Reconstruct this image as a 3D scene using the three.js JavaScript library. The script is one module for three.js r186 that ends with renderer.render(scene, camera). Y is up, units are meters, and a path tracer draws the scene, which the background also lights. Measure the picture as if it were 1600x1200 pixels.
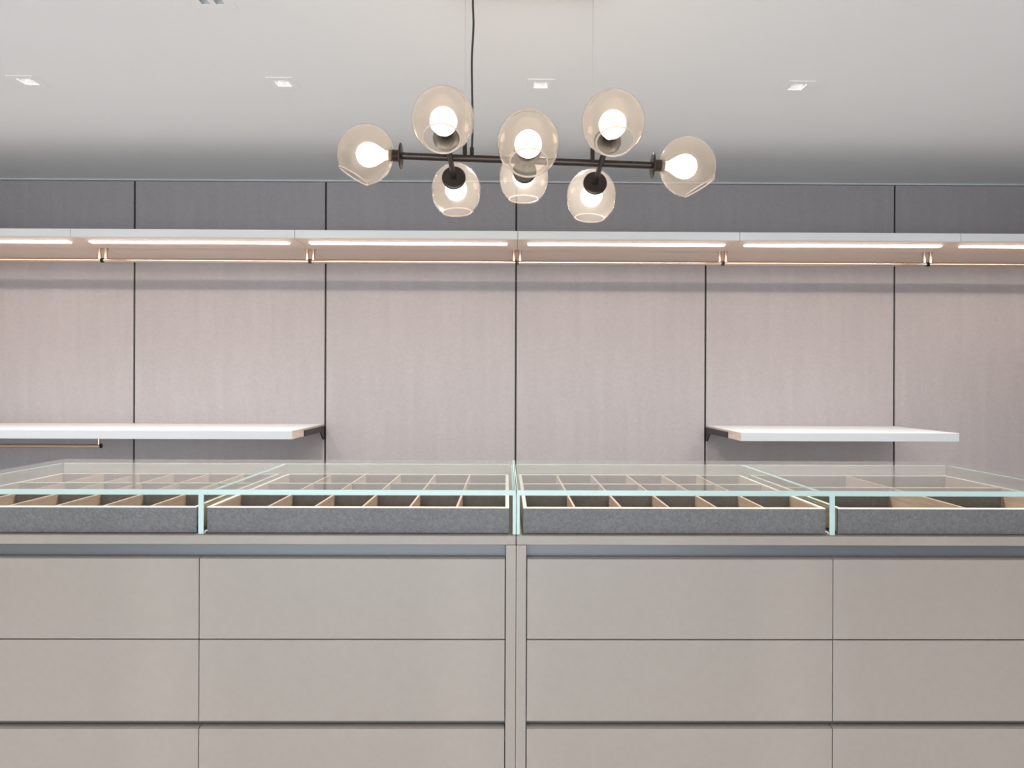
import * as THREE from 'three';
import { RoundedBoxGeometry } from 'three/addons/geometries/RoundedBoxGeometry.js';
import { mergeGeometries } from 'three/addons/utils/BufferGeometryUtils.js';
import { RectAreaLightUniformsLib } from 'three/addons/lights/RectAreaLightUniformsLib.js';

// ---------------------------------------------------------------- camera, sky, daylight, exposure
const scene = new THREE.Scene();
const camera = new THREE.PerspectiveCamera(2 * Math.atan(600 / 1100) * 180 / Math.PI, 1600 / 1200, 0.05, 60);
camera.rotation.order = 'YXZ';
camera.position.set(0, 1.35, 0);
camera.rotation.set(0, -0.0077, 0.0037);
scene.add(camera);

const renderer = new THREE.WebGLRenderer({ antialias: true });
renderer.toneMapping = THREE.LinearToneMapping;
renderer.toneMappingExposure = 1.05;
renderer.shadowMap.enabled = true;
RectAreaLightUniformsLib.init();

scene.background = new THREE.Color(0.80, 0.90, 1.0);     // overcast sky outside the glazing
scene.backgroundIntensity = 1.6;

const WIN = { x0: -3.05, x1: 1.6, y0: 0.04, y1: 2.34, z: 3.4 };   // glazed wall behind the camera
const day = new THREE.RectAreaLight(new THREE.Color(0.90, 0.95, 1.0), 4.3, WIN.x1 - WIN.x0, WIN.y1 - WIN.y0);
day.position.set((WIN.x0 + WIN.x1) / 2, (WIN.y0 + WIN.y1) / 2, WIN.z - 0.06);
day.lookAt(day.position.x, day.position.y, -5);
scene.add(day);

const BULB = 0.017, BULB_GLOW = 3;               // chandelier bulbs
const STRIP = 42, STRIP_GLOW = 7;            // light strips under the upper shelves
const SPOT = 10, SPOT_GLOW = 30, ROOM_FILL = 9.5;  // recessed downlights: over the closet aisle, added unseen fill over the room behind the camera
const WARM = new THREE.Color(1.0, 0.80, 0.66), BULB_COLOR = new THREE.Color(1.0, 0.86, 0.70);

// ---------------------------------------------------------------- helpers
const counts = {};
function numbered(n) { const k = counts[n] = (counts[n] ?? -1) + 1; return k ? `${n}_${String(k).padStart(3, '0')}` : n; }
function shade(o) { o.castShadow = o.receiveShadow = true; return o; }
function thing(name, label, category, [x, y, z] = [0, 0, 0], group) {
  const o = new THREE.Group(); o.name = numbered(name); o.position.set(x, y, z);
  o.userData = { label, category }; if (group) o.userData.group = group;
  scene.add(o); return o;
}
function part(name, geometry, material, parent, [x, y, z] = [0, 0, 0], label) {
  const m = shade(new THREE.Mesh(geometry, material)); m.name = name; m.position.set(x, y, z);
  if (label) m.userData.label = label;
  parent.add(m); return m;
}
function struct(name, geometry, material, [x, y, z] = [0, 0, 0]) {
  const m = geometry ? shade(new THREE.Mesh(geometry, material)) : new THREE.Group();
  m.name = name; m.userData.kind = 'structure'; m.position.set(x, y, z); scene.add(m); return m;
}
function metreUV(g) {                                       // box-projected uv in metres
  const p = g.attributes.position, n = g.attributes.normal, uv = new Float32Array(p.count * 2);
  for (let i = 0; i < p.count; i++) {
    const a = Math.abs(n.getX(i)), b = Math.abs(n.getY(i)), c = Math.abs(n.getZ(i));
    const [u, v] = c >= a && c >= b ? [p.getX(i), p.getY(i)] : b >= a ? [p.getX(i), p.getZ(i)] : [p.getZ(i), p.getY(i)];
    uv[2 * i] = u; uv[2 * i + 1] = v;
  }
  g.setAttribute('uv', new THREE.BufferAttribute(uv, 2)); return g;
}
const rbox = (w, h, d, r = 0.0015, s = 2) => metreUV(new RoundedBoxGeometry(w, h, d, s, Math.min(r, w / 2.05, h / 2.05, d / 2.05)));
// a rounded box between two corners
function span(name, x0, x1, y0, y1, z0, z1, material, parent, r, label) {
  return part(name, rbox(x1 - x0, y1 - y0, Math.abs(z1 - z0), r), material, parent, [(x0 + x1) / 2, (y0 + y1) / 2, (z0 + z1) / 2], label);
}
function rng(seed) { let s = seed >>> 0; return () => ((s = (s * 1664525 + 1013904223) >>> 0) / 4294967296); }
function noiseTexture(size, seed, octaves, lo, hi, srgb, repeat) {     // tiling value noise
  const r = rng(seed), acc = new Float32Array(size * size); let tot = 0;
  for (const [fx, fy, amp] of octaves) {
    const g = Float32Array.from({ length: fx * fy }, () => r()); tot += amp;
    for (let y = 0; y < size; y++) for (let x = 0; x < size; x++) {
      const u = x / size * fx, v = y / size * fy, i = Math.floor(u), j = Math.floor(v);
      let a = u - i, b = v - j; a = a * a * (3 - 2 * a); b = b * b * (3 - 2 * b);
      const i1 = (i + 1) % fx, j1 = (j + 1) % fy;
      acc[y * size + x] += amp * ((g[j * fx + i] * (1 - a) + g[j * fx + i1] * a) * (1 - b) + (g[j1 * fx + i] * (1 - a) + g[j1 * fx + i1] * a) * b);
    }
  }
  const d = new Uint8Array(size * size * 4);
  for (let k = 0; k < size * size; k++) { const v = Math.round(255 * (lo + (hi - lo) * acc[k] / tot)); d[4 * k] = d[4 * k + 1] = d[4 * k + 2] = v; d[4 * k + 3] = 255; }
  const t = new THREE.DataTexture(d, size, size); t.wrapS = t.wrapT = THREE.RepeatWrapping; t.magFilter = THREE.LinearFilter; t.minFilter = THREE.LinearMipmapLinearFilter; t.generateMipmaps = true;
  if (srgb) t.colorSpace = THREE.SRGBColorSpace;
  t.repeat.set(repeat, repeat); t.needsUpdate = true; return t;
}
const leatherTone = noiseTexture(512, 7, [[6, 6, 0.5], [64, 64, 0.8], [160, 160, 1]], 0.86, 1.0, true, 1.6);
const panelTone = noiseTexture(512, 11, [[40, 4, 0.6], [90, 90, 0.6], [200, 200, 0.6]], 0.93, 1.0, true, 0.9);
const trayTone = noiseTexture(512, 12, [[8, 8, 0.4], [70, 70, 0.8], [170, 170, 1]], 0.72, 1.0, true, 2.6);
const leatherBump = noiseTexture(512, 8, [[90, 90, 1], [200, 200, 1]], 0, 1, false, 2.2);
const lacquerTone = noiseTexture(512, 9, [[10, 3, 1], [128, 128, 0.5]], 0.955, 1.0, true, 0.7);
const woodTone = noiseTexture(512, 10, [[4, 60, 1], [12, 256, 1]], 0.84, 1.0, true, 2.5);

// ---------------------------------------------------------------- materials (linear base colours)
const std = (r, g, b, roughness, o = {}) => new THREE.MeshPhysicalMaterial({ color: new THREE.Color().setRGB(r, g, b), roughness, ...o });
const M = {
  ceiling: std(0.765, 0.77, 0.775, 0.9),
  plaster: std(0.62, 0.55, 0.48, 0.85),
  brown: std(0.42, 0.36, 0.31, 0.55),
  floor: std(0.37, 0.375, 0.39, 0.35),
  panel: std(0.355, 0.335, 0.345, 0.5, { map: panelTone, bumpMap: leatherBump, bumpScale: 0.00005 }),
  black: std(0.02, 0.018, 0.017, 0.45, { metalness: 0.3 }),
  trim: std(0.55, 0.56, 0.57, 0.5),
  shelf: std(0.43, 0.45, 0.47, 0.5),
  shelfBrightened: std(0.68, 0.695, 0.71, 0.4),  // same shelf white, colour lightened to stand in for light on these fronts
  shelfCore: std(0.66, 0.56, 0.50, 0.6, { map: woodTone }),
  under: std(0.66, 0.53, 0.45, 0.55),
  bronze: std(0.60, 0.48, 0.40, 0.28, { metalness: 1 }),
  darkBronze: std(0.055, 0.043, 0.037, 0.3, { metalness: 0.9 }),
  lacquer: std(0.305, 0.268, 0.236, 0.38, { map: lacquerTone }),
  channel: std(0.13, 0.14, 0.15, 0.35, { metalness: 0.3 }),
  trayLeather: std(0.178, 0.175, 0.178, 0.55, { map: trayTone, bumpMap: leatherBump, bumpScale: 0.0014 }),
  trayInside: std(0.22, 0.185, 0.16, 0.75, { map: leatherTone }),
  trayWood: std(0.64, 0.455, 0.345, 0.55, { map: woodTone }),
  trayRim: std(0.82, 0.72, 0.63, 0.5),
  glass: new THREE.MeshPhysicalMaterial({ color: new THREE.Color().setRGB(0.94, 0.975, 0.955), roughness: 0.1, specularIntensity: 0.85, transmission: 1, thickness: 0, ior: 1.5 }),
  glassEdge: std(0.43, 0.575, 0.55, 0.2),
  caseBack: std(0.80, 0.78, 0.73, 0.5),
  globe: new THREE.MeshPhysicalMaterial({ color: new THREE.Color().setRGB(0.945, 0.91, 0.875), roughness: 0.06, transmission: 1, thickness: 0, ior: 1.5 }),
  lip: std(0.80, 0.72, 0.63, 0.25, { transmission: 0.45, thickness: 0 }),
  globeInner: new THREE.MeshPhysicalMaterial({ color: new THREE.Color().setRGB(0.96, 0.935, 0.905), roughness: 0.34, specularIntensity: 0.5, transmission: 1, thickness: 0, ior: 1.5 }),
  bulb: std(0.9, 0.88, 0.84, 0.4, { emissive: BULB_COLOR, emissiveIntensity: BULB_GLOW }),
  strip: std(0.9, 0.88, 0.84, 0.4, { emissive: new THREE.Color(1.0, 0.86, 0.74), emissiveIntensity: STRIP_GLOW }),
  spotLens: std(0.9, 0.9, 0.9, 0.4, { emissive: new THREE.Color(1, 0.97, 0.93), emissiveIntensity: SPOT_GLOW }),
  reflector: std(0.92, 0.92, 0.92, 0.35, { side: THREE.DoubleSide }),
  baffle: std(0.22, 0.22, 0.22, 0.4, { side: THREE.DoubleSide }),
  fixture: std(0.78, 0.78, 0.78, 0.6),
  wire: std(0.62, 0.62, 0.62, 0.4, { metalness: 0.7 }),
  cord: std(0.02, 0.02, 0.022, 0.6),
  windowFrame: std(0.10, 0.10, 0.11, 0.4, { metalness: 0.5 }),
};

// ---------------------------------------------------------------- the room
const XL = -3.30, XR = 3.42, CEIL = 2.535, WALL = -4.10, ZF = WIN.z;
struct('floor', rbox(XR - XL + 0.4, 0.1, ZF - WALL + 0.6, 0.001), M.floor, [(XL + XR) / 2, -0.05, (ZF + WALL) / 2]);
struct('wall_left', rbox(0.15, CEIL, ZF - WALL + 0.4, 0.001), M.brown, [XL - 0.075, CEIL / 2, (ZF + WALL) / 2]);
struct('wall_right', rbox(0.15, CEIL, ZF - WALL + 0.4, 0.001), M.brown, [XR + 0.075, CEIL / 2, (ZF + WALL) / 2]);
const SPOTS = [-2.785, 0.3, 2.2].flatMap((z) => [-2.90, -1.888, -0.887, 0.131, 1.149, 2.16].map((x) => [x, z]));  // the two rows behind the camera and the outermost columns are added fill
const VENT = [-0.916, -2.165];
{ // ceiling with an opening for every recessed fitting
  const s = new THREE.Shape(), x0 = XL - 0.2, x1 = XR + 0.2, z0 = -(ZF + 0.2), z1 = -(WALL - 0.2);
  s.moveTo(x0, z0); s.lineTo(x1, z0); s.lineTo(x1, z1); s.lineTo(x0, z1); s.closePath();
  const hole = (x, z, hx, hz) => { const h = new THREE.Path(); h.moveTo(x - hx, -z - hz); h.lineTo(x - hx, -z + hz); h.lineTo(x + hx, -z + hz); h.lineTo(x + hx, -z - hz); h.closePath(); s.holes.push(h); };
  for (const [x, z] of SPOTS) hole(x, z, 0.034, 0.034);
  hole(VENT[0], VENT[1], 0.046, 0.050);
  const g = new THREE.ExtrudeGeometry(s, { depth: 0.14, bevelEnabled: false }); g.rotateX(-Math.PI / 2);
  struct('ceiling', g, M.ceiling, [0, CEIL, 0]);
}
{ // glazed wall behind the camera
  const s = new THREE.Shape(); s.moveTo(XL, 0); s.lineTo(XR, 0); s.lineTo(XR, CEIL); s.lineTo(XL, CEIL); s.closePath();
  const h = new THREE.Path(); h.moveTo(WIN.x0, WIN.y0); h.lineTo(WIN.x0, WIN.y1); h.lineTo(WIN.x1, WIN.y1); h.lineTo(WIN.x1, WIN.y0); h.closePath(); s.holes.push(h);
  struct('wall_front', new THREE.ExtrudeGeometry(s, { depth: 0.16, bevelEnabled: false }), M.plaster, [0, 0, ZF]);
  const w = struct('window_1', null, null, [0, 0, ZF + 0.06]);
  const b = (x0, x1, y0, y1) => { const g = rbox(x1 - x0, y1 - y0, 0.05, 0.003); g.translate((x0 + x1) / 2, (y0 + y1) / 2, 0); return g; };
  const { x0, x1, y0, y1 } = WIN, t = (x1 - x0) / 3;
  part('window_frame', mergeGeometries([b(x0, x0 + 0.04, y0, y1), b(x1 - 0.04, x1, y0, y1), b(x0, x1, y0, y0 + 0.04), b(x0, x1, y1 - 0.04, y1), b(x0 + t - 0.02, x0 + t + 0.02, y0, y1), b(x0 + 2 * t - 0.02, x0 + 2 * t + 0.02, y0, y1)]), M.windowFrame, w);
  for (let k = 0; k < 3; k++) part('pane', new THREE.BoxGeometry(t - 0.05, y1 - y0 - 0.07, 0.006), M.glass, w, [x0 + t * (k + 0.5), (y0 + y1) / 2, 0]);
}

// back wall: dark substrate, panels on it, black slotted rails in the joints
const PITCH = 1.107, SEAM0 = 0.053, seam = (k) => SEAM0 + PITCH * k, SLOT = 0.0105;
const SHELF_TOP = 2.111, SHELF_BOT = 2.067, SHELF_FRONT = -3.50;
const back = struct('wall_back', rbox(XR - XL, CEIL, 0.12, 0.001), M.black, [(XL + XR) / 2, CEIL / 2, WALL - 0.085]);
{
  const P = (name, x0, x1, y0, y1, m, z0, z1, r) => { const o = span(name, x0, x1, y0, y1, z0, z1, m, back, r); o.position.sub(back.position); return o; };
  const edges = [XL, ...[-2, -1, 0, 1, 2].map(seam), XR];
  for (let k = 0; k < 6; k++) {
    const a = edges[k] + (k ? SLOT / 2 : 0), b = edges[k + 1] - (k < 5 ? SLOT / 2 : 0);
    P('wall_panel', a, b, 0.085, SHELF_BOT + 0.02, M.panel, WALL - 0.02, WALL, 0.0015);
  }
  const top = [XL, seam(-2), seam(-1), seam(0), seam(2), XR];
  for (let k = 0; k < 5; k++) P('wall_panel', top[k] + (k ? SLOT / 2 : 0), top[k + 1] - (k < 4 ? SLOT / 2 : 0), SHELF_BOT + 0.022, CEIL - 0.016, M.panel, WALL - 0.02, WALL, 0.0015);
  for (const k of [-2, -1, 0, 1, 2]) P('slot_rail', seam(k) - SLOT / 2 + 0.0008, seam(k) + SLOT / 2 - 0.0008, 0.085, k === 1 ? SHELF_BOT + 0.02 : CEIL - 0.016, M.black, WALL - 0.02, WALL - 0.009, 0.0008);
}
struct('trim_1', rbox(XR - XL, 0.012, 0.018, 0.002), M.trim, [(XL + XR) / 2, CEIL - 0.007, WALL - 0.006]);
struct('baseboard_back', rbox(XR - XL, 0.082, 0.016, 0.002), M.brown, [(XL + XR) / 2, 0.0415, WALL - 0.014]);

// ---------------------------------------------------------------- upper shelves with light strips, and hanging rods
const cyl = (r, h, n = 24) => new THREE.CylinderGeometry(r, r, h, n);
const bayEdges = [[XL + 0.002, seam(-2)], [seam(-2), seam(-1)], [seam(-1), seam(0)], [seam(0), seam(1)], [seam(1), seam(2)], [seam(2), XR - 0.002]];
const upperLabels = [
  'lit white upper shelf cut off by the left edge of the photo',
  'lit white upper shelf above the end of the long lower shelf, second from the left',
  'lit white upper shelf just left of the middle wall seam, behind the chandelier',
  'lit white upper shelf just right of the middle wall seam, behind the chandelier',
  'lit white upper shelf directly above the short lower shelf, second from the right',
  'lit white upper shelf cut off by the right edge of the photo'];
const rodLabels = [
  'bronze upper hanging rod cut off by the left edge of the photo',
  'bronze upper hanging rod above the end of the long lower shelf, second from the left',
  'bronze upper hanging rod ending just left of the middle wall seam',
  'bronze upper hanging rod starting just right of the middle wall seam',
  'bronze upper hanging rod above the short lower shelf, second from the right',
  'bronze upper hanging rod cut off by the right edge of the photo'];
function hangingRod(x0, x1, y, top, z, label, group) {
  const t = thing('hanging_rod', label, 'hanging rod', [(x0 + x1) / 2, y, z], group), L = x1 - x0;
  const g = cyl(0.0105, L - 0.004); g.rotateZ(Math.PI / 2); part('rod', g, M.bronze, t);
  for (const s of [-1, 1]) {
    const e = cyl(0.0125, 0.005); e.rotateZ(Math.PI / 2);
    part('end_cap', e, M.darkBronze, t, [s * (L / 2 - 0.0005), 0, 0]);
    const p = part('post', cyl(0.0085, top - y - 0.0075), M.bronze, t, [s * (L / 2 - 0.011), (top - y + 0.0075) / 2, 0]);
    part('collar', cyl(0.012, 0.004), M.bronze, p, [0, (top - y - 0.0075) / 2 - 0.002, 0]);
  }
  return t;
}
bayEdges.forEach(([a, b], k) => {
  const g = 0.0009, x0 = a + g, x1 = b - g, cx = (x0 + x1) / 2;
  const t = thing('upper_shelf', upperLabels[k], 'shelf', [cx, SHELF_BOT, WALL], 'lit upper shelves');
  const D = WALL - SHELF_FRONT;
  span('board', x0 - cx, x1 - cx, 0.004, SHELF_TOP - SHELF_BOT, 0.001, -D, M.shelfBrightened, t, 0.002);
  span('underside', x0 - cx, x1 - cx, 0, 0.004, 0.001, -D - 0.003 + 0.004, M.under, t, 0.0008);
  const s0 = (k ? a + 0.052 : a + 0.02) - cx, s1 = (k < 5 ? b - 0.052 : b - 0.02) - cx, len = s1 - s0;
  // light strip: a slim aluminium channel and its glowing diffuser, set just behind the front edge
  const st = part('light_strip', rbox(len + 0.004, 0.004, 0.042, 0.001), M.fixture, t, [(s0 + s1) / 2, -0.0015, -D - 0.082]);
  part('diffuser', rbox(len, 0.008, 0.036, 0.0035, 3), M.strip, st, [0, -0.0045, 0]);
  const l = new THREE.RectAreaLight(WARM, STRIP, len, 0.036);
  l.position.set(cx + (s0 + s1) / 2, SHELF_BOT - 0.0125, SHELF_FRONT - 0.082);
  l.lookAt(l.position.x, 0, l.position.z); scene.add(l);
  const m = 0.0055;
  hangingRod(k ? a + m : a + 0.004, k < 5 ? b - m : b - 0.004, 2.003, SHELF_BOT, -3.78, rodLabels[k], 'upper hanging rods');
});

// ---------------------------------------------------------------- lower shelves
function lowerShelf(x0, x1, y0, y1, label, ends) {
  const cx = (x0 + x1) / 2, t = thing('lower_shelf', label, 'shelf', [cx, y0, WALL]), D = SHELF_FRONT - WALL, w = (x1 - x0) / 2;
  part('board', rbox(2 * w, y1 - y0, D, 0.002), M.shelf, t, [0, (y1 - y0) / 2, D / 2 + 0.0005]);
  for (const s of ends) {
    part('edge_band', rbox(0.002, y1 - y0 - 0.002, D - 0.004, 0.0008), M.shelfCore, t, [s * (w + 0.001), (y1 - y0) / 2, D / 2], 'pale wood end of the shelf');
    // black bracket let into the end: an arm that flares where it hooks into the slot
    const sh = new THREE.Shape(); sh.moveTo(0.002, 0.032); sh.lineTo(0.40, 0.032); sh.lineTo(0.40, 0.002); sh.lineTo(0.085, 0.002); sh.lineTo(0.03, -0.045); sh.lineTo(0.002, -0.045); sh.closePath();
    const g = new THREE.ExtrudeGeometry(sh, { depth: 0.006, bevelEnabled: true, bevelThickness: 0.0008, bevelSize: 0.0008, bevelSegments: 1 });
    g.rotateY(-Math.PI / 2);
    part('bracket', g, M.black, t, [s * (w + 0.0025) + 0.003 + s * 0.003, 0, 0], 'black metal bracket');
  }
}
lowerShelf(XL + 0.003, seam(-1) - 0.010, 1.0705, 1.1145, 'long white lower shelf running off the left edge of the photo', [1]);
lowerShelf(seam(1) + 0.010, seam(2) - 0.004, 1.069, 1.1125, 'short white lower shelf with black bracket, spanning one bay at right', [-1]);
hangingRod(XL + 0.006, seam(-2) - 0.0055, 1.011, 1.071, -3.78, 'bronze hanging rod under the long white lower shelf');

// ---------------------------------------------------------------- island of drawers
const FZ = -1.80, RZ = -2.52, IC = 0.026;
function drawerFront(w, h, d, lip) {                                     // a front whose top edge is cut back at a slant, to be gripped
  const s = new THREE.Shape(), e = 0.0007;
  s.moveTo(e, -h / 2 + e); s.lineTo(d - e, -h / 2 + e); s.lineTo(d - e, h / 2 - e); s.lineTo(Math.min(lip * 2.5, d - 0.004), h / 2 - e); s.lineTo(e, h / 2 - lip); s.closePath();
  const g = new THREE.ExtrudeGeometry(s, { depth: w - 2 * e, bevelEnabled: true, bevelThickness: e, bevelSize: e, bevelSegments: 1 });
  g.rotateY(Math.PI / 2); g.translate(-w / 2 + e, 0, d / 2); return metreUV(g);
}
function drawerCabinet(x0, x1, split, inner, label) {                    // inner: which side has the visible gable (+1 = right)
  const cx = (x0 + x1) / 2, t = thing('drawer_cabinet', label, 'cabinet', [cx, 0, FZ], 'drawer cabinets of the island');
  const S = (n, a, b, y0, y1, z0, z1, m, r, l) => span(n, a - cx, b - cx, y0, y1, z0 - FZ, z1 - FZ, m, t, r, l);
  const G = 0.0258;
  S('top_board', x0, x1, 0.938, 0.9625, FZ + 0.001, RZ, M.lacquer, 0.003);
  S('side_panel', x0, x0 + G, 0.06, 0.9375, FZ, RZ, M.lacquer, 0.0012);
  S('side_panel', x1 - G, x1, 0.06, 0.9375, FZ, RZ, M.lacquer, 0.0012);
  S('back_panel', x0 + G, x1 - G, 0.06, 0.9375, RZ + 0.02, RZ + 0.002, M.lacquer, 0.001);
  S('plinth', x0 + 0.02, x1 - 0.02, 0, 0.06, FZ - 0.05, RZ + 0.05, M.darkBronze, 0.001);
  S('bottom_board', x0 + G, x1 - G, 0.06, 0.08, FZ - 0.03, RZ + 0.02, M.lacquer, 0.001);
  const a = x0 + G, b = x1 - G;
  // recessed metal grip channels
  S('grip_channel', a + 0.0005, b - 0.0005, 0.885, 0.9375, FZ - 0.026, FZ - 0.034, M.channel, 0.001, 'recessed metal grip channel');
  S('grip_channel', a + 0.0005, b - 0.0005, 0.455, 0.51, FZ - 0.026, FZ - 0.034, M.channel, 0.001, 'recessed metal grip channel');
  S('partition', split - 0.008, split + 0.008, 0.08, 0.9375, FZ - 0.04, RZ + 0.02, M.black, 0.001);
  const rows = [[0.6985, 0.9045], [0.4885, 0.6955], [0.10, 0.4705]], gap = 0.0009, side = 0.0022;
  for (const [y0, y1] of rows) for (const [d0, d1] of [[a + side, split - gap], [split + gap, b - side]]) {
    const d = part('drawer', drawerFront(d1 - d0, y1 - y0, 0.0215, y0 === rows[1][0] ? 0.0015 : 0.003), M.lacquer, t, [(d0 + d1) / 2 - cx, (y0 + y1) / 2, -0.01075]);
    // the drawer box behind its front
    const w = d1 - d0 - 0.05, h = y1 - y0 - 0.06;
    part('drawer_box', mergeGeometries([rbox(w, h, 0.012).translate(0, 0, 0), rbox(0.012, h, 0.5).translate(-w / 2, 0, -0.25), rbox(0.012, h, 0.5).translate(w / 2, 0, -0.25), rbox(w, 0.01, 0.5).translate(0, -h / 2, -0.25), rbox(w, h, 0.012).translate(0, 0, -0.5)]), M.trayInside, d, [0, -0.012, -0.042]);
  }
}
drawerCabinet(-1.585, IC - 0.0004, -0.7815, 1, 'left greige drawer cabinet of the island, under the two finely divided left trays');
drawerCabinet(IC + 0.0004, 1.60, 0.8395, -1, 'right greige drawer cabinet of the island, under the tray with two wide compartments');

// ---------------------------------------------------------------- glass case on the island: one per cabinet
const GT = 1.0775, GB = 1.0645, BOARD = 0.9627;
function pane(name, w, h, d, parent, pos, edges) {                        // a clear sheet with polished pale edges
  const p = part(name, new THREE.BoxGeometry(w, h, d), M.glass, parent, pos), e = 0.0022;
  const list = [];
  const add = (ew, eh, ed, x, y, z) => { const g = new THREE.BoxGeometry(ew, eh, ed); g.translate(x, y, z); list.push(g); };
  if (edges.includes('f')) add(w, h, e, 0, 0, d / 2 + e / 2);
  if (edges.includes('l')) add(e, h, d, -w / 2 - e / 2, 0, 0);
  if (edges.includes('r')) add(e, h, d, w / 2 + e / 2, 0, 0);
  if (edges.includes('t')) add(w, e, d, 0, h / 2 - e / 2 + 0.0004, 0);
  if (list.length) part('polished_edge', mergeGeometries(list), M.glassEdge, p, [0, 0, 0], 'pale aqua polished glass edge');
  return p;
}
function glassCase(x0, x1, post, label) {
  const cx = (x0 + x1) / 2, t = thing('glass_case', label, 'display case', [cx, BOARD, (FZ + RZ) / 2], 'glass cases on the island');
  const D = FZ - RZ - 0.012, hy = GB - BOARD, left = x0 > -0.5;
  pane('glass_top', x1 - x0 - 0.006, GT - GB, D, t, [0, (GT + GB) / 2 - BOARD, 0], post < 0 ? 'fr' : 'fl');
  const w = 0.0082;
  for (const [x, ew] of [[x0 + w / 2 + 0.0005, w], [x1 - w / 2 - 0.0005, w], [post, 0.0135]])
    pane('glass_divider', ew, hy - 0.0008, D - 0.022, t, [x - cx, hy / 2, 0.007], 'ft');
  part('back_panel', rbox(x1 - x0 - 2 * w - 0.004, hy - 0.001, 0.008, 0.001), M.caseBack, t, [0, hy / 2, -D / 2 + 0.007], 'pale solid back of the case');
  // little clear clip that steadies the divider at its foot
  const c = new THREE.TorusGeometry(0.006, 0.0016, 8, 16, Math.PI * 0.6);
  const s = post < 0 ? 1 : -1, g = part('clip', c, M.trayRim, t, [post - cx + s * 0.0135, 0.0028, D / 2 - 0.008]); g.rotation.z = post < 0 ? Math.PI * 0.45 : 0;
}
glassCase(-1.575, IC - 0.0003, -0.781, 'left glass display case with pale aqua edges, on the island');
glassCase(IC + 0.0003, 1.58, 0.8405, 'right glass display case with pale aqua edges, on the island');

// ---------------------------------------------------------------- jewellery trays
function tray(x0, x1, cols, rows, label, group) {
  const z0 = FZ - 0.020, z1 = -2.488, y0 = BOARD + 0.0012, y1 = 1.031, W = 0.010, cx = (x0 + x1) / 2;
  const t = thing('jewellery_tray', label, 'tray', [cx, y0, z0], group), H = y1 - y0, rim = 0.003;
  const S = (n, a, b, ya, yb, za, zb, m, r, l) => span(n, a - cx, b - cx, ya, yb, za - z0, zb - z0, m, t, r, l);
  S('base', x0, x1, 0, 0.006, z0 - W, z1 + W, M.trayInside, 0.001);
  const f = S('front_panel', x0, x1, 0, H - rim, z0, z0 - W, M.trayLeather, 0.001, 'grey leather front');
  const r = S('rear_panel', x0, x1, 0, H - rim, z1 + W, z1, M.trayInside, 0.001, 'dark leather lined rear');
  const rimOn = (p, w, d) => part('rim', rbox(w, rim, d, 0.0008), M.trayRim, p, [0, (H - rim) / 2 + rim / 2, 0], 'cream top edge');
  rimOn(f, x1 - x0, W); rimOn(r, x1 - x0, W);
  for (const [a, b] of [[x0, x0 + W], [x1 - W, x1]]) { const p = S('side_panel', a, b, 0.0, H - rim, z0 - W, z1 + W, M.trayWood, 0.001); rimOn(p, W, z0 - z1 - 2 * W); }
  const q = 0.003, zs = [z0 - W, ...rows, z1 + W];
  for (const z of rows) { const p = S('cross_divider', x0 + W, x1 - W, 0.006, H - rim - 0.0005, z + q, z - q, M.trayInside, 0.0008, 'dark cross divider'); part('rim', rbox(x1 - x0 - 2 * W, rim, 2 * q, 0.0008), M.trayRim, p, [0, (H - rim - 0.0065) / 2 + rim / 2, 0]); }
  for (const x of cols) for (let k = 0; k + 1 < zs.length; k++)
    S('divider', x - q, x + q, 0.006, H - 0.0005, zs[k] - (k ? q : 0), zs[k + 1] + (k + 2 < zs.length ? q : 0), M.trayWood, 0.0008);
}
const third = [-2.035, -2.262];
tray(-1.562, -0.797, [-1.411, -1.288, -1.167, -1.045, -0.922], third, 'jewellery tray at the far left end of the glass cases, with eighteen small compartments');
tray(-0.771, 0.008, [-0.617, -0.496, -0.373, -0.250, -0.128], third, 'jewellery tray between the left glass divider and the middle of the island');
tray(0.044, 0.829, [0.178, 0.299, 0.424, 0.548, 0.672], third, 'jewellery tray between the middle of the island and the right glass divider');
tray(0.861, 1.562, [1.201], [-2.20], 'jewellery tray with few wide compartments, at the right end of the glass cases');

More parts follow.
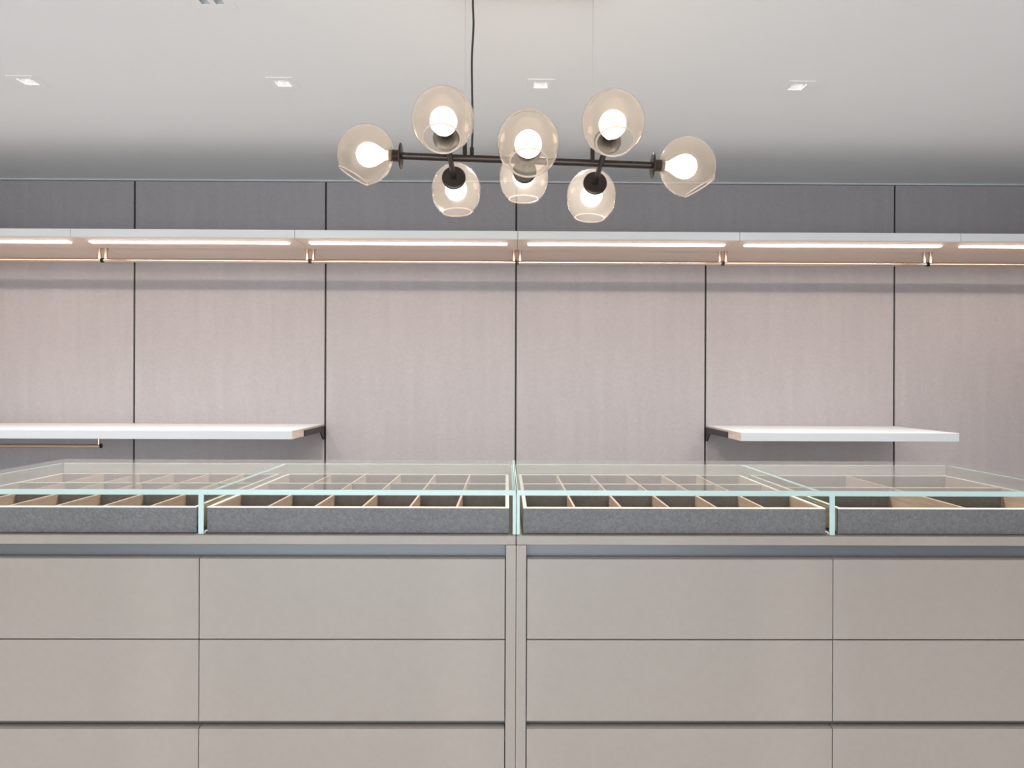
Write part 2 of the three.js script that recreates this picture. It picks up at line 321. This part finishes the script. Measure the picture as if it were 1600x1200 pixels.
// ---------------------------------------------------------------- chandelier
{
  const C = new THREE.Vector3(0.058, 2.0165, -2.10), tilt = -0.0315;
  const t = thing('chandelier', 'dark bronze bar chandelier with eight smoky glass globes, hanging over the island', 'chandelier', C.toArray());
  const barLen = 0.75;
  const bar = part('bar', cyl(0.0105, barLen), M.darkBronze, t); bar.rotation.z = Math.PI / 2 + tilt;
  const at = (x) => new THREE.Vector3(x, Math.tan(tilt) * x, 0);
  const Rg = 0.083;
  // shade: sphere a little longer along the axis of its flat-cut mouth, 2.5 mm wall
  const skin = (rad) => {
    const pts = [], a0 = 0.64, n = 44;
    for (let i = 0; i <= n; i++) { const a = a0 + (Math.PI - a0) * i / n; pts.push(new THREE.Vector2(Math.max(1e-5, rad * Math.sin(a)), -1.09 * rad * Math.cos(a))); }
    return new THREE.LatheGeometry(pts, 64);
  };
  const shadeGeo = skin(Rg), innerGeo = skin(Rg - 0.0025);
  const lipGeo = new THREE.TorusGeometry(Rg * Math.sin(0.64) - 0.001, 0.0022, 10, 64).rotateX(Math.PI / 2).translate(0, -1.09 * Rg * Math.cos(0.64), 0);
  const bulbGeo = new THREE.LatheGeometry([[0.0001, 0], [0.0125, 0.0], [0.0135, 0.012], [0.021, 0.024], [0.032, 0.042], [0.0365, 0.060], [0.034, 0.077], [0.024, 0.091], [0.011, 0.0975], [0.0001, 0.0985]].map((p) => new THREE.Vector2(...p)), 32);
  const capGeo = new THREE.LatheGeometry([[0.0001, 0], [0.012, 0], [0.030, 0.001], [0.0375, 0.003], [0.038, 0.006], [0.030, 0.0085], [0.0175, 0.0095], [0.0175, 0.040], [0.0001, 0.040]].map((p) => new THREE.Vector2(...p)), 40);
  function holder(root, dir) {              // cap with socket, bulb and shade at the end of a bar or arm; dir = unit vector outward
    const d = dir.clone().normalize(), q = new THREE.Quaternion().setFromUnitVectors(new THREE.Vector3(0, 1, 0), d);
    const cap = part('socket', capGeo, M.darkBronze, t); cap.position.copy(root); cap.quaternion.copy(q);
    const bulb = part('bulb', bulbGeo, M.bulb, t); bulb.position.copy(root).addScaledVector(d, 0.0385); bulb.quaternion.copy(q);
    const centre = root.clone().addScaledVector(d, 0.026 + Rg);
    // the mouth looks down and outward
    const flat = new THREE.Vector3(d.x, 0, d.z).normalize(), mouth = flat.multiplyScalar(0.5).add(new THREE.Vector3(0, -0.866, 0)).normalize();
    const sh = part('glass_shade', shadeGeo, M.globe, t); sh.position.copy(centre);
    sh.quaternion.setFromUnitVectors(new THREE.Vector3(0, -1, 0), mouth);
    part('inner_wall', innerGeo, M.globeInner, sh, [0, 0, 0], 'hazy seeded inner wall of the glass'); part('lip', lipGeo, M.lip, sh, [0, 0, 0], 'thick pale rim of the mouth');
    const l = new THREE.PointLight(BULB_COLOR, BULB, 0, 2); l.position.copy(root).addScaledVector(d, 0.0385 + 0.056).add(C);
    l.castShadow = true; l.shadow.radius = 1.2; scene.add(l);
  }
  const ux = new THREE.Vector3(Math.cos(tilt), Math.sin(tilt), 0);
  holder(at(-0.371), ux.clone().negate()); holder(at(0.371), ux.clone());
  // cross arms: front globe, rear globe
  for (const [x, yf, yr] of [[-0.228, 2.047, 1.992], [-0.003, 1.986, 2.037], [0.221, 2.042, 1.975]]) {
    const f = new THREE.Vector3(x, yf - C.y, 0.24), r = new THREE.Vector3(x, yr - C.y, -0.24), d = f.clone().sub(r).normalize();
    const rootF = f.clone().addScaledVector(d, -0.026 - Rg), rootR = r.clone().addScaledVector(d, 0.026 + Rg);
    const arm = part('arm', cyl(0.0085, rootF.distanceTo(rootR)), M.darkBronze, t);
    arm.position.copy(rootF).add(rootR).multiplyScalar(0.5); arm.quaternion.setFromUnitVectors(new THREE.Vector3(0, 1, 0), d);
    holder(rootF, d); holder(rootR, d.clone().negate());
  }
  // suspension: stubs on the bar, two fine wires, the black supply cord, and the canopy on the ceiling
  const top = CEIL - C.y - 0.022;
  for (const [x, n] of [[-0.185, 'wire'], [0.196, 'wire']]) {
    const b = at(x), s = part('stub', cyl(0.0065, 0.042), M.darkBronze, t); s.position.copy(b).add(new THREE.Vector3(0, 0.024, 0));
    part(n, cyl(0.0009, top - b.y - 0.04, 8), M.wire, t, [x, (top + b.y + 0.04) / 2, 0]);
  }
  const b = at(-0.164); part('stub', cyl(0.006, 0.03), M.darkBronze, t, [b.x, b.y + 0.018, 0]);
  const cps = [[0, 0.03], [0.002, 0.10], [0.000, 0.2], [-0.001, 0.30], [0.0035, 0.40], [0.0015, 0.47], [0.004, top - b.y]].map(([x, y]) => new THREE.Vector3(b.x + x, b.y + y, 0));
  part('cord', new THREE.TubeGeometry(new THREE.CatmullRomCurve3(cps), 60, 0.0032, 10), M.cord, t);
  span('canopy', -0.24, 0.24, top, CEIL - C.y, 0.03, -0.03, M.darkBronze, t, 0.004);
}

// ---------------------------------------------------------------- recessed ceiling fittings
const along = ['nearest the left wall', 'second from the left wall', 'third from the left wall', 'third from the right wall', 'second from the right wall', 'nearest the right wall'];
const spotLabels = ['added unseen fill downlight beyond the left edge of the photo, nearest the left wall', 'square recessed downlight nearest the left edge of the photo',
  'square recessed downlight second from the left, clear of the chandelier', 'square recessed downlight between the chandelier globes', 'square recessed downlight right of the chandelier',
  'added unseen fill downlight beyond the right edge of the photo, nearest the right wall',
  ...along.map((w) => 'added unseen fill downlight over the floor in front of the island, ' + w), ...along.map((w) => 'added unseen fill downlight close to the glazed wall, ' + w)];
function ringSquare(outer, inner, depth, ox = 0, oz = 0) {
  const s = new THREE.Shape(), o = outer / 2, i = inner / 2; s.moveTo(-o, -o); s.lineTo(o, -o); s.lineTo(o, o); s.lineTo(-o, o); s.closePath();
  const h = new THREE.Path(); h.moveTo(-i, -i); h.lineTo(-i, i); h.lineTo(i, i); h.lineTo(i, -i); h.closePath(); s.holes.push(h);
  const g = new THREE.ExtrudeGeometry(s, { depth, bevelEnabled: true, bevelThickness: 0.0006, bevelSize: 0.0006, bevelSegments: 1 }); g.rotateX(Math.PI / 2); return g;
}
SPOTS.forEach(([x, z], k) => {
  const t = thing('recessed_downlight', spotLabels[k], 'downlight', [x, CEIL, z], k < 6 ? 'row of recessed downlights' : k < 12 ? 'added fill downlights in front of the island' : 'added fill downlights near the glazed wall');
  part('trim_plate', ringSquare(0.104, 0.056, 0.0022), M.fixture, t);
  const cone = (a, b, h) => new THREE.CylinderGeometry(a * Math.SQRT2, b * Math.SQRT2, h, 4, 1, true).rotateY(Math.PI / 4);
  part('reflector', cone(0.021, 0.028, 0.014), M.reflector, t, [0, 0.007, 0]);
  part('baffle', cone(0.018, 0.021, 0.030), M.baffle, t, [0, 0.029, 0], 'grey inner baffle');
  part('lens', rbox(0.036, 0.006, 0.036, 0.002), M.spotLens, t, [0, 0.047, 0]);
  part('housing', rbox(0.062, 0.07, 0.062, 0.002), M.black, t, [0, 0.0855, 0]);
  const l = new THREE.SpotLight(new THREE.Color(1, 0.975, 0.955), k < 6 ? SPOT : ROOM_FILL, 0, 1.05, 1, 2);
  l.position.set(x, CEIL - 0.004, z); l.target.position.set(x, 0, z); l.castShadow = true; scene.add(l, l.target);
});
{
  const t = thing('ceiling_vent', 'small white ceiling fitting with two dark slots, cut off by the top edge', 'ceiling fitting', [VENT[0], CEIL, VENT[1]]);
  const s = new THREE.Shape(); s.moveTo(-0.064, -0.064); s.lineTo(0.064, -0.064); s.lineTo(0.064, 0.064); s.lineTo(-0.064, 0.064); s.closePath();
  for (const c of [-0.027, 0.018]) { const h = new THREE.Path(); h.moveTo(c - 0.014, -0.045); h.lineTo(c - 0.014, 0.045); h.lineTo(c + 0.014, 0.045); h.lineTo(c + 0.014, -0.045); h.closePath(); s.holes.push(h); }
  const g = new THREE.ExtrudeGeometry(s, { depth: 0.002, bevelEnabled: true, bevelThickness: 0.0006, bevelSize: 0.0006, bevelSegments: 1 }); g.rotateX(Math.PI / 2);
  part('trim_plate', g, M.fixture, t);
  part('housing', rbox(0.09, 0.05, 0.098, 0.002), M.black, t, [0, 0.065, 0]);
  for (const c of [-0.027, 0.018]) for (const z of [-0.024, 0.016]) part('lens', new THREE.LatheGeometry([[0.0001, 0], [0.010, 0.001], [0.0125, 0.006], [0.0125, 0.024], [0.0001, 0.024]].map((p) => new THREE.Vector2(...p)), 24), M.channel, t, [c, 0.016, z], 'grey round lens');
}

renderer.render(scene, camera);
